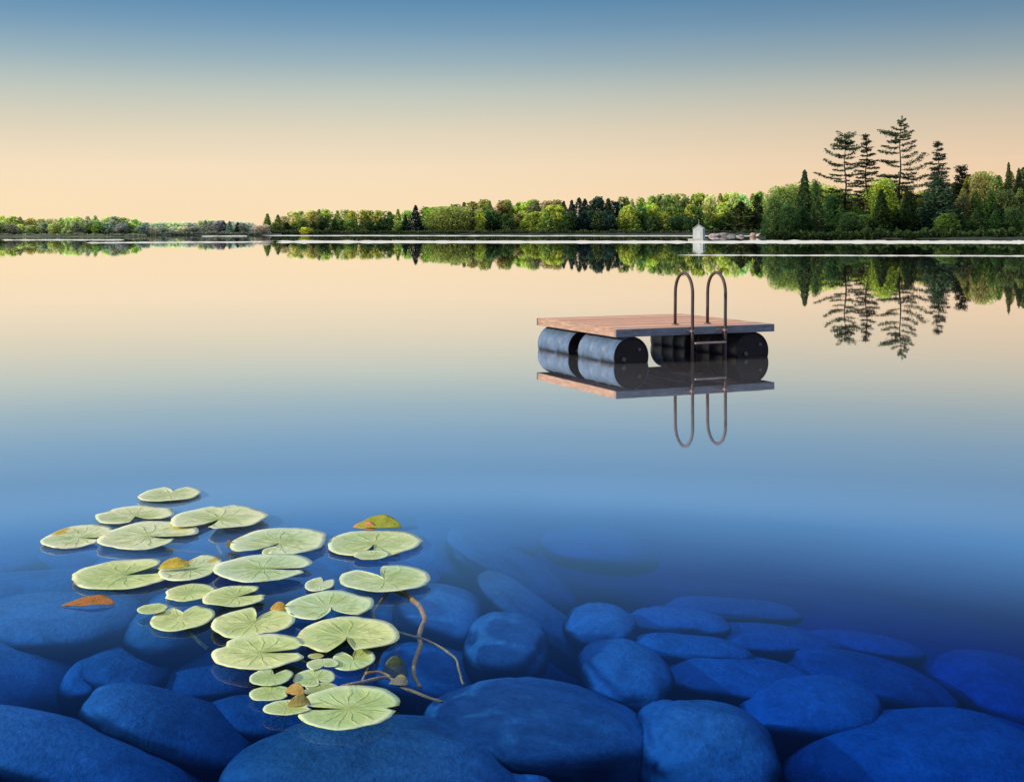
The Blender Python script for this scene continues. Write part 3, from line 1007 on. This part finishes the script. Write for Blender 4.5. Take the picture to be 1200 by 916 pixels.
dA, dB, dC, dD = F * H / (277.3 - YH) + 12, F * H / 3.6 + 16, F * H / 3.4 + 20, F * H / 7.6 + 14
# left shore
PA = [(-60, 251), (0, 252), (30, 256), (60, 255), (110, 254), (140, 254), (160, 255), (172, 258)]
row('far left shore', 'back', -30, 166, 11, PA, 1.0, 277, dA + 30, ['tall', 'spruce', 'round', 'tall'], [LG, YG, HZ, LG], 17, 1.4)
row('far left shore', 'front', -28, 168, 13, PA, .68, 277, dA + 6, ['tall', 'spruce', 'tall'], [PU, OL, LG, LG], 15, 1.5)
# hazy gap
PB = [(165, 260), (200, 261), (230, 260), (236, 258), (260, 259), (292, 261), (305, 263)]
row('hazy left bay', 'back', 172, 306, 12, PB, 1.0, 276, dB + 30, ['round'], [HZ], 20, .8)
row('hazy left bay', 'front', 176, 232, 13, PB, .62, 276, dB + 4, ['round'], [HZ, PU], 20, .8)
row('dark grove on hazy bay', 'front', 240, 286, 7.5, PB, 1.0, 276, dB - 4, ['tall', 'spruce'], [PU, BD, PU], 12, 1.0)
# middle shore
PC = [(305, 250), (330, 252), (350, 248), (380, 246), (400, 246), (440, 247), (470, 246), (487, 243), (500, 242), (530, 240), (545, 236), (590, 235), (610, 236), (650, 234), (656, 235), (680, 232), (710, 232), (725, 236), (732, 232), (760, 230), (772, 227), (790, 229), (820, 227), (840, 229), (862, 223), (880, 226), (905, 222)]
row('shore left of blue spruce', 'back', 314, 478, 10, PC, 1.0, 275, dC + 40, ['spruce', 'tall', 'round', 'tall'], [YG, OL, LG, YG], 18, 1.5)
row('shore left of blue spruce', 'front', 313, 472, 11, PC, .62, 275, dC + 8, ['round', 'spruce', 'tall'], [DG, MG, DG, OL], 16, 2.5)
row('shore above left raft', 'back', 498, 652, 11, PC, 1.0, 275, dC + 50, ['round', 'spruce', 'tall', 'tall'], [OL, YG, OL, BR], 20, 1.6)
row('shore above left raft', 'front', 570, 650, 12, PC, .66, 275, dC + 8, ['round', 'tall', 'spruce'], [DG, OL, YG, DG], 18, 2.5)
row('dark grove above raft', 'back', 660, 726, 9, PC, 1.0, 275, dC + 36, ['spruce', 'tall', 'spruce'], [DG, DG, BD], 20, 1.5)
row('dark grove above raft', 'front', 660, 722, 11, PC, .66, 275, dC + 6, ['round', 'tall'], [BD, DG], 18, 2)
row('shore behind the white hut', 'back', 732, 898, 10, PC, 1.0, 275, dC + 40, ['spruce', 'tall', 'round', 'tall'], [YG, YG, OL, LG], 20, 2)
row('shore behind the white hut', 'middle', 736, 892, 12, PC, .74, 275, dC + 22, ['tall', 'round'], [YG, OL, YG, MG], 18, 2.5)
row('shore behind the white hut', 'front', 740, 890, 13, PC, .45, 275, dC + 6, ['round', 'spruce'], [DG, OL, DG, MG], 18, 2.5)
G1 = 'single trees along the far shore'
tree('spruce', 487, 240.5, dC + 2, 14, (.022, .035, .042), 'dark blue pointed spruce standing alone in front of the middle shore', G1, 0)
tree('spruce', 475, 252, dC + 2, 9, (.025, .04, .04), 'smaller dark spruce just left of the lone dark blue spruce', G1, 2)
tree('mound', 527, 243, dC + 12, 66, (.24, .26, .07), 'broad pale olive domed tree right of the lone dark blue spruce', G1, 0)
tree('tall', 562, 246, dC + 6, 12, (.36, .38, .07), 'slim bright yellow green tree at the right end of the domed tree', G1, 0)
tree('round', 646, 240, dC + 14, 30, (.34, .36, .06), 'bright round yellow tree left of the dark grove above the raft', G1, 1)
tree('round', 628, 248, dC + 10, 26, (.30, .33, .06), 'round yellow tree beside a brighter one above the raft deck', G1, 2)
tree('tall', 738, 240, dC + 10, 22, (.32, .35, .07), 'upright yellow tree at the right end of the dark grove', G1, 1)
tree('spruce', 868, 236, dC + 8, 26, (.04, .055, .025), 'wide dark spruce between white hut and headland', G1, 1)
tree('spruce', 887, 228, dC + 8, 18, (.03, .045, .025), 'tall dark spruce touching the left side of the headland', G1, 0)
tree('round', 358, 266.5, dC - 60, 13, (.42, .42, .05), 'small bright yellow bush like tree standing at the water, middle shore', G1, 0)

# right headland
PD = [(885, 232), (905, 222), (930, 214), (950, 213), (975, 222), (1000, 228), (1035, 214), (1055, 216), (1075, 226), (1110, 226), (1125, 212), (1150, 202), (1175, 206), (1200, 198), (1300, 196)]
row('right headland', 'back', 912, 1230, 15, PD, 1.0, 280, dD + 34, ['bigtall', 'biground', 'bigspruce'], [OL, MG, YG, OL], 42, 2.5)
row('right headland', 'middle', 904, 1230, 17, PD, .80, 280, dD + 16, ['bigspruce', 'bigtall', 'bigspruce'], [MG, DG, OL, MG], 34, 5)
row('right headland', 'front', 900, 1230, 19, PD, .52, 280, dD + 1, ['bigspruce', 'bigtall', 'bigspruce'], [DG, MG, DG], 30, 7)
G2 = 'tall trees rising from the right headland'
tree('bigspruce', 943, 199, dD + 12, 26, (.045, .075, .03), 'slim green spruce whose spire tops the left end of the headland', G2, 0)
tree('bigtall', 956, 211, dD + 10, 20, (.06, .10, .035), 'narrow green tree just right of the slim headland spruce', G2, 0)
tree('bigtall', 1034, 210, dD + 6, 44, (.24, .29, .045), 'bright yellow green tree in front of the tallest pine', G2, 1)
tree('bigspruce', 1033, 222, dD - 1, 26, (.03, .05, .018), 'dark slim conifer inside the bright yellow green tree', G2, 0)
tree('bigtall', 1066, 222, dD + 0, 24, (.02, .034, .015), 'near black upright tree right of the bright yellow green one', G2, 2)
tree('bigspruce', 1099, 206, dD + 6, 46, (.05, .085, .05), 'broad grey green spruce below the narrow pine, right of the tallest pine', G2, 1)
tree('biground', 1148, 203, dD + 20, 34, (.21, .185, .07), 'bronze domed tree top right of the small round pine', G2, 0)
tree('bigspruce', 1182, 190, dD + 22, 16, (.06, .075, .035), 'thin pointed spruce near the right edge of the picture', G2, 0)
tree('bigspruce', 1194, 197, dD + 24, 18, (.055, .07, .035), 'second thin spruce, nearest the right edge of the picture', G2, 1)
tree('bigtall', 908, 228, dD + 0, 26, (.10, .15, .05), 'leafy green tree at the tip of the headland over the water', G2, 1)

# --- white pines, each its own trunk and crown of swept needle plates
def pine(px, ytop, d, ybase, spec, c, label, seed, lean=0, density=1.0):
    rnd = random.Random(seed)
    h = dist(0, ytop, d)
    S = d / F                           # metres per px
    root = empty('pine_tree', ((px - 600) * S, d, .2))
    tag(root, label, 'tree', 'pines standing above the right headland')
    tb = bmesh.new(); cb = bmesh.new(); sl = cb.verts.layers.float.new('shade')
    nseg = 12
    tp = [Vector((lean * (k / nseg) ** 2 + .25 * math.sin(k * 1.3 + seed), .1 * math.sin(k), h * k / nseg)) for k in range(nseg + 1)]
    add_tube(tb, tp, [.42 * (1 - .88 * k / nseg) for k in range(nseg + 1)], 9)
    def tx(z):
        k = min(nseg - 1e-4, max(0, z / h * nseg)); i = int(k)
        return tp[i].lerp(tp[i + 1], k - i)
    for (yp, L, rise, thick, yaw) in spec:      # height row, reach px (+ right), upsweep, needle depth, yaw
        z = dist(0, yp, d)
        o0 = tx(min(z, h * .985))
        Lm = L * S
        dirv = Vector((math.cos(yaw) * (1 if L > 0 else -1), math.sin(yaw), 0))
        La = abs(Lm)
        pts = []
        nb = max(5, int(La / .5))
        curl = rnd.uniform(-.25, .25)
        for k in range(nb + 1):
            t = k / nb
            zz = rise * La * (t * .45 + .55 * t * t) - .06 * La * math.sin(PI * t)
            side = Vector((-dirv.y, dirv.x, 0)) * curl * La * t * t
            pts.append(o0 + dirv * La * t + side + Vector((0, 0, zz + .05 * La * noise.noise(Vector((t * 3, seed, yp))))))
        add_tube(tb, pts, [max(.02, .10 * (1 - .85 * k / nb) * min(1, La / 4 + .35)) for k in range(nb + 1)], 5)
        # needle tufts along the outer part of the limb
        nt = int(max(5, La * 4.2) * density)
        for q in range(nt):
            t = .16 + .86 * (q + rnd.random()) / nt
            i = min(nb - 1, int(t * nb)); fz = t * nb - i
            b = pts[i].lerp(pts[i + 1], fz)
            w = 1.25 * thick * (math.sin(PI * min(1, max(.08, t * .92))) * .75 + .3) * (.75 + .7 * abs(noise.noise(Vector((t * 6, yp, seed)))))
            for _ in range(13):
                off = Vector((rnd.gauss(0, .42) * w * 1.3, rnd.gauss(0, .42) * w * 1.4, rnd.gauss(.08, .2) * w))
                p = b + off
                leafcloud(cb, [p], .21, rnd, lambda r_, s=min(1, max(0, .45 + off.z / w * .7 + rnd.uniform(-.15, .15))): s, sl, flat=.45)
    for k in range(int(20 * density)):
        p = tp[-1] + Vector((rnd.gauss(0, .12), rnd.gauss(0, .12), rnd.uniform(-.9, .25)))
        leafcloud(cb, [p], .22, rnd, lambda r_: .5, sl)
    obj('trunk', tb, M['bark'], root, color=(.085, .062, .045))
    obj('crown', cb, M['needle'], root, color=c)

def whorls(y0, y1, n, lfun, seed, rise=.25, thick=1.0, per=2):
    r_ = random.Random(seed); out = []
    for k in range(n):
        t = k / (n - 1)
        y = y0 + (y1 - y0) * t
        for s in range(per):
            sgn = 1 if (s + k) % 2 else -1
            L = lfun(t, sgn) * r_.uniform(.62, 1.12)
            out.append((y + r_.uniform(-2, 2), sgn * L, rise * (1 - .9 * t) * r_.uniform(.5, 1.3), thick * r_.uniform(.75, 1.2), r_.uniform(-.75, .75)))
        if r_.random() < .7:
            L = lfun(t, 1) * r_.uniform(.3, .8)
            out.append((y + r_.uniform(-2, 2), L * r_.choice((-1, 1)), rise * r_.uniform(.3, 1), thick * .9, r_.choice((-1, 1)) * r_.uniform(1.0, 1.5)))
    return out

dP = dD + 26
PC1 = (.060, .085, .045)
# tallest
specC = whorls(143, 165, 6, lambda t, s: 6 + 10 * t, 1, .7, .65)
specC += [(157, -25, .14, 1.1, .1), (160, -22, .2, 1.1, -.3), (160, 15, .4, .8, .2), (168, -14, .15, .9, .4), (171, 17, .3, 1.0, -.3), (174, -20, .1, .9, -.1), (178, 20, .35, 1.0, .3)]
specC += [(180, -24, .12, 1.0, .2), (186, 18, .4, 1.1, .1), (190, -28, .02, 1.1, -.2), (194, 34, .42, 1.3, .15), (200, 34, .25, 1.2, -.2), (196, -16, .3, .8, .5)]
specC += [(207, -26, -.02, 1.2, .2), (210, 38, .12, 1.1, .2), (216, -32, -.22, 1.2, .0), (219, 30, .05, 1.2, -.3), (226, -22, -.1, 1.2, .3), (228, 34, -.06, 1.2, .2)]
specC += whorls(204, 244, 9, lambda t, s: 20 - 4 * t, 2, .05, 1.0)
pine(1054, 137, dP, 280, specC, PC1, 'tallest white pine on the headland, with long ragged limbs', 5, .5)
# left broad pine
spA = whorls(161, 176, 6, lambda t, s: 8 + 9 * t, 3, .6, .9, 3)
spA += [(186, -22, .5, .9, .1), (184, 18, .6, .9, .2), (196, -24, .35, 1.0, 0), (198, 18, .25, .9, .1), (210, -36, .18, .8, .1), (206, 16, .1, .9, -.3), (224, -32, .0, 1.0, .2), (219, 14, .1, .8, 0), (233, -36, .12, .9, -.1)]
spA += whorls(185, 244, 9, lambda t, s: (16 + 10 * t) if s < 0 else 13, 4, .12, .75)
pine(991, 158, dP + 4, 280, spA, PC1, 'leftmost headland pine, broad with a rounded top and long left limbs', 6, -.3, .9)
# slim pine
spB = whorls(162, 188, 8, lambda t, s: 4 + 7 * t, 7, .45, .7, 2) + whorls(190, 240, 14, lambda t, s: 12 + 6 * t, 8, .05, .8, 2)
pine(1015, 158, dP - 4, 280, spB, (.034, .036, .024), 'slim dark pine between the broad left pine and the tallest pine', 8, .1)
# right pine
spD = whorls(169, 196, 9, lambda t, s: 4 + 8 * t, 9, .55, .7, 2) + whorls(198, 244, 14, lambda t, s: 11 + 8 * t, 10, .0, .95, 3)
pine(1099, 167, dP - 2, 280, spD, (.040, .055, .042), 'narrow grey green pine with short upswept limbs, right of the tallest pine', 9, .2)
# small round pine
spE = whorls(199, 232, 12, lambda t, s: 6 + 10 * t, 11, .7, 1.0, 3)
pine(1128, 195, dP + 6, 280, spE, (.034, .044, .028), 'small dark round topped pine left of the bronze tree', 10, 0)
# bare forked tree between the tallest pine and the narrow one
root = empty('bare_tree', ((1079 - 600) * dP / F, dP - 6, .2))
tag(root, 'pale forked leafless tree between the tallest pine and the narrow pine', 'tree')
bm = bmesh.new()
hb = dist(0, 205, dP)
def limb(p, dirv, L, r, depth, rnd):
    q = p + dirv * L
    add_tube(bm, [p, (p + q) / 2 + Vector((rnd.uniform(-.2, .2), 0, 0)), q], [r, r * .8, r * .62], 6)
    if depth:
        for s in (-1, 1):
            nd = (dirv + Vector((s * rnd.uniform(.25, .6), rnd.uniform(-.3, .3), .1))).normalized()
            limb(q, nd, L * rnd.uniform(.55, .8), r * .62, depth - 1, rnd)
limb(Vector((0, 0, 0)), Vector((0, 0, 1)), hb * .40, .22, 4, random.Random(4))
obj('trunk', bm, M['bark'], root, color=(.30, .32, .20))

# undergrowth filling the foot of each wood
def undergrowth(x0, x1, py0, py1, hpx, n, c, seed, size=.6, back=26):
    rnd = random.Random(seed)
    bm = bmesh.new(); sl = bm.verts.layers.float.new('shade')
    for _ in range(n):
        t = rnd.random(); px = x0 + (x1 - x0) * t
        d = F * H / (py0 + (py1 - py0) * t - YH) + 1.5 + back * rnd.random() ** 1.4
        hm = hpx * d / F * (.45 + .9 * abs(noise.noise(Vector((px * .09, seed, d * .02)))))
        z = .1 + hm * rnd.random()
        p = Vector(((px - 600) * d / F, d, z))
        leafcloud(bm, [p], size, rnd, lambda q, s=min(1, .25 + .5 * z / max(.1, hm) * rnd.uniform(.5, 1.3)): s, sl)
    o = obj('undergrowth', bm, M['leaf'], color=c)
    tag(o, kind='stuff')
undergrowth(-60, 170, 277.3, 277.3, 4, 5000, (.20, .20, .14), 1, .45)
undergrowth(165, 306, 275.6, 275.6, 5, 3500, (.15, .16, .12), 2, .7)
undergrowth(308, 898, 275.4, 275.4, 8, 16000, (.05, .065, .03), 3, .7)
undergrowth(898, 1260, 279.5, 280, 13, 15000, (.035, .055, .02), 4, .42)

# ---------------------------------------------------------------- pale wind streaks on the water
def streak(x0, x1, py0, py1, th, seed, z=.006, t0=.0, t1=.0):
    bm = bmesh.new(); n = 160; prev = None
    for i in range(n + 1):
        t = i / n; px = x0 + (x1 - x0) * t
        pc = py0 + (py1 - py0) * t + .30 * noise.noise(Vector((px * .02, seed, 0)))
        w = th * (1 + .55 * noise.noise(Vector((px * .08, seed, 5))) + .25 * noise.noise(Vector((px * .4, seed, 5))))
        if t < .03: w *= max(.1, t / .03)
        if t > .97 and x1 < 1200: w *= max(.1, (1 - t) / .03)
        a, b = at(px, pc - w / 2, z), at(px, pc + w / 2, z)
        cur = (bm.verts.new(a), bm.verts.new(b))
        if prev: bm.faces.new((prev[0], prev[1], cur[1], cur[0]))
        prev = cur
    for f in bm.faces:
        if f.normal.z < 0: f.normal_flip()
    tag(obj('water_streak', bm, M['streak']), kind='structure')
streak(306, 1320, 283.4, 284.2, 3.2, 1)
streak(862, 1320, 283.4, 284.0, 3.6, 8, .010)
streak(308, 892, 276.2, 276.5, 1.1, 2)
streak(2, 146, 281.3, 281.3, 1.3, 3)
streak(100, 330, 284.6, 283.4, 1.6, 4)
streak(236, 290, 276.9, 276.7, 1.1, 5)
streak(794, 1320, 299.0, 300.2, 1.5, 6)

# ---------------------------------------------------------------- white hut and shore stones
dh = F * H / 9.2
hut = empty('boathouse', ((819 - 600) * dh / F, dh, 0), R(-24))
tag(hut, 'small white lakeside hut with a pale gable roof and thin mast', 'hut')
S = dh / F
W_, Dp = 12.0 * S, 9.0 * S
hw = dist(0, 268.3, dh)
bm = bmesh.new()
add_box(bm, 0, 0, hw / 2, W_, Dp, hw, bevel=.03)
# gable triangles
for sy in (-1, 1):
    y = sy * (Dp / 2 - .02)
    vs = [bm.verts.new((-W_ / 2, y, hw)), bm.verts.new((W_ / 2, y, hw)), bm.verts.new((0, y, hw + 4.2 * S))]
    bm.faces.new(vs)
obj('wall', bm, M['paint'], hut, color=(.50, .54, .50))
bm = bmesh.new()
for s in (-1, 1):
    hyp = math.hypot(W_ / 2 + .12, 4.6 * S)
    an = math.atan2(4.6 * S, W_ / 2 + .12)
    add_box(bm, s * (W_ / 4 + .03), 0, hw + 2.3 * S + .02, hyp, Dp + .24, .07, Matrix.Rotation(s * an, 3, 'Y'))
obj('roof', bm, M['paint'], hut, color=(.66, .62, .52))
bm = bmesh.new(); add_box(bm, .25, -Dp / 2 - .03, 1.0, .8, .05, 1.9, bevel=.01)
dr_ = obj('door', bm, M['paint'], hut, color=(.55, .60, .58))
bm = bmesh.new(); add_tube(bm, [(.5, -Dp / 2 - .12, 1.0), (.5, -Dp / 2 - .05, 1.0)], .03, 8)
obj('handle', bm, M['rust'], dr_, color=(.1, .1, .1))
bm = bmesh.new(); add_tube(bm, [(0, 0, hw + 4 * S), (0, 0, hw + 11 * S)], [.05, .02], 6)
obj('mast', bm, M['paint'], hut, color=(.75, .74, .70))
bm = bmesh.new(); add_box(bm, 0, -.6, .12, W_ + 1.2, Dp + 2.2, .36, bevel=.05)
obj('platform', bm, M['stone'], hut, color=(.55, .55, .50))

for i, (px, w, y0, y1, c, lab) in enumerate([
    (848, 26, 273.0, 277.0, (.36, .31, .27), 'long low pinkish rock slab on the shore right of the white hut'),
    (838, 14, 273.2, 277.2, (.50, .42, .36), 'small pinkish rock between the white hut and the long slab'),
    (884, 10, 272.6, 277.6, (.42, .30, .24), 'pale reddish shore rock at the foot of the headland'),
    (890, 9, 273.8, 278.0, (.62, .50, .42), 'small pale rock right beside the reddish one at the headland'),
    (868, 9, 274.6, 277.4, (.40, .34, .30), 'little dull rock between the long slab and the reddish rock')]):
    d = F * H / (y1 - YH)
    bm = rock_mesh(w / 2 * d / F, w / 3 * d / F, (y1 - y0) * d / F * .9, .85, 80 + i, 1.6)
    o = obj('shore_rock', bm, M['stone'], color=c, loc=((px - 600) * d / F, d, 0))
    tag(o, lab, 'rock', 'rocks on the far shore')

# ---------------------------------------------------------------- light
SUN_EL, SUN_AZ = R(23), R(-106)           # azimuth measured from +Y (view direction) towards +X
world = bpy.data.worlds.new('World')
scene.world = world
world.use_nodes = True
wt = world.node_tree
wt.nodes.clear()
out = wt.nodes.new('ShaderNodeOutputWorld')
tcn = wt.nodes.new('ShaderNodeTexCoord')
sx = wt.nodes.new('ShaderNodeSeparateXYZ')
wt.links.new(tcn.outputs['Generated'], sx.inputs[0])
cr = wt.nodes.new('ShaderNodeValToRGB')
wt.links.new(sx.outputs[2], cr.inputs[0])
def lin(r, g, b, k=1):
    f = lambda v: ((v / 255 + .055) / 1.055) ** 2.4 if v > 10 else v / 255 / 12.92
    return (f(r) * k, f(g) * k, f(b) * k, 1)
SKY = [(-1.0, lin(60, 70, 80)), (0.0, lin(250, 223, 183)), (.025, lin(249, 223, 185)), (.052, lin(242, 220, 188)), (.080, lin(221, 210, 186)), (.108, lin(190, 197, 187)),
       (.133, lin(151, 175, 185)), (.158, lin(116, 154, 182)), (.182, lin(88, 136, 174)), (.205, lin(98, 150, 192)), (.265, lin(84, 138, 196)), (.31, lin(46, 95, 168)), (.38, lin(20, 48, 118)), (.46, lin(16, 40, 100)), (.60, lin(120, 150, 200, 1.3)), (1.0, lin(200, 215, 245, 1.7))]
SKY = [s for s in SKY if s[0] >= 0]
while len(cr.color_ramp.elements) < len(SKY):
    cr.color_ramp.elements.new(.5)
for e, (p, c) in zip(cr.color_ramp.elements, SKY):
    e.position = p; e.color = c
bg1 = wt.nodes.new('ShaderNodeBackground'); bg1.inputs[1].default_value = 1.0
mr = wt.nodes.new('ShaderNodeMapRange'); mr.interpolation_type = 'SMOOTHSTEP'
mr.inputs[1].default_value = -.15; mr.inputs[2].default_value = .45
wt.links.new(sx.outputs[0], mr.inputs[0])
hz = wt.nodes.new('ShaderNodeTexNoise'); hz.inputs['Scale'].default_value = 2.2; hz.inputs['Detail'].default_value = 4
hm = wt.nodes.new('ShaderNodeMapping'); hm.inputs['Scale'].default_value = (1, 1, 9)
wt.links.new(tcn.outputs['Generated'], hm.inputs[0]); wt.links.new(hm.outputs[0], hz.inputs[0])
hr = wt.nodes.new('ShaderNodeMapRange'); hr.inputs[3].default_value = .965; hr.inputs[4].default_value = 1.035
wt.links.new(hz.outputs[0], hr.inputs[0])
mx = wt.nodes.new('ShaderNodeMix'); mx.data_type = 'RGBA'; mx.blend_type = 'MULTIPLY'
mx.inputs[7].default_value = (.93, .84, .80, 1)
wt.links.new(mr.outputs[0], mx.inputs[0]); wt.links.new(cr.outputs[0], mx.inputs[6])
mv = wt.nodes.new('ShaderNodeVectorMath'); mv.operation = 'SCALE'
wt.links.new(mx.outputs[2], mv.inputs[0]); wt.links.new(hr.outputs[0], mv.inputs['Scale'])
wt.links.new(mv.outputs[0], bg1.inputs[0])
sky = wt.nodes.new('ShaderNodeTexSky'); sky.sky_type = 'NISHITA'; sky.sun_disc = False
sky.sun_elevation = SUN_EL; sky.sun_rotation = SUN_AZ
bg2 = wt.nodes.new('ShaderNodeBackground'); bg2.inputs[1].default_value = .004
wt.links.new(sky.outputs[0], bg2.inputs[0])
ad = wt.nodes.new('ShaderNodeAddShader')
wt.links.new(bg1.outputs[0], ad.inputs[0]); wt.links.new(bg2.outputs[0], ad.inputs[1])
wt.links.new(ad.outputs[0], out.inputs[0])

sl_ = bpy.data.lights.new('sun', 'SUN'); sl_.energy = 4.2; sl_.angle = R(1.5); sl_.color = (1, .90, .74)
so = bpy.data.objects.new('sun', sl_); col.objects.link(so)
sd = Vector((math.sin(SUN_AZ) * math.cos(SUN_EL), math.cos(SUN_AZ) * math.cos(SUN_EL), math.sin(SUN_EL)))
so.rotation_euler = (-sd).to_track_quat('-Z', 'Y').to_euler()
so.location = sd * 60

scene.view_settings.view_transform = 'Standard'
scene.view_settings.look = 'None'
scene.view_settings.exposure = 0
scene.cycles.use_denoising = True
scene.cycles.transparent_max_bounces = 12
scene.cycles.max_bounces = 8
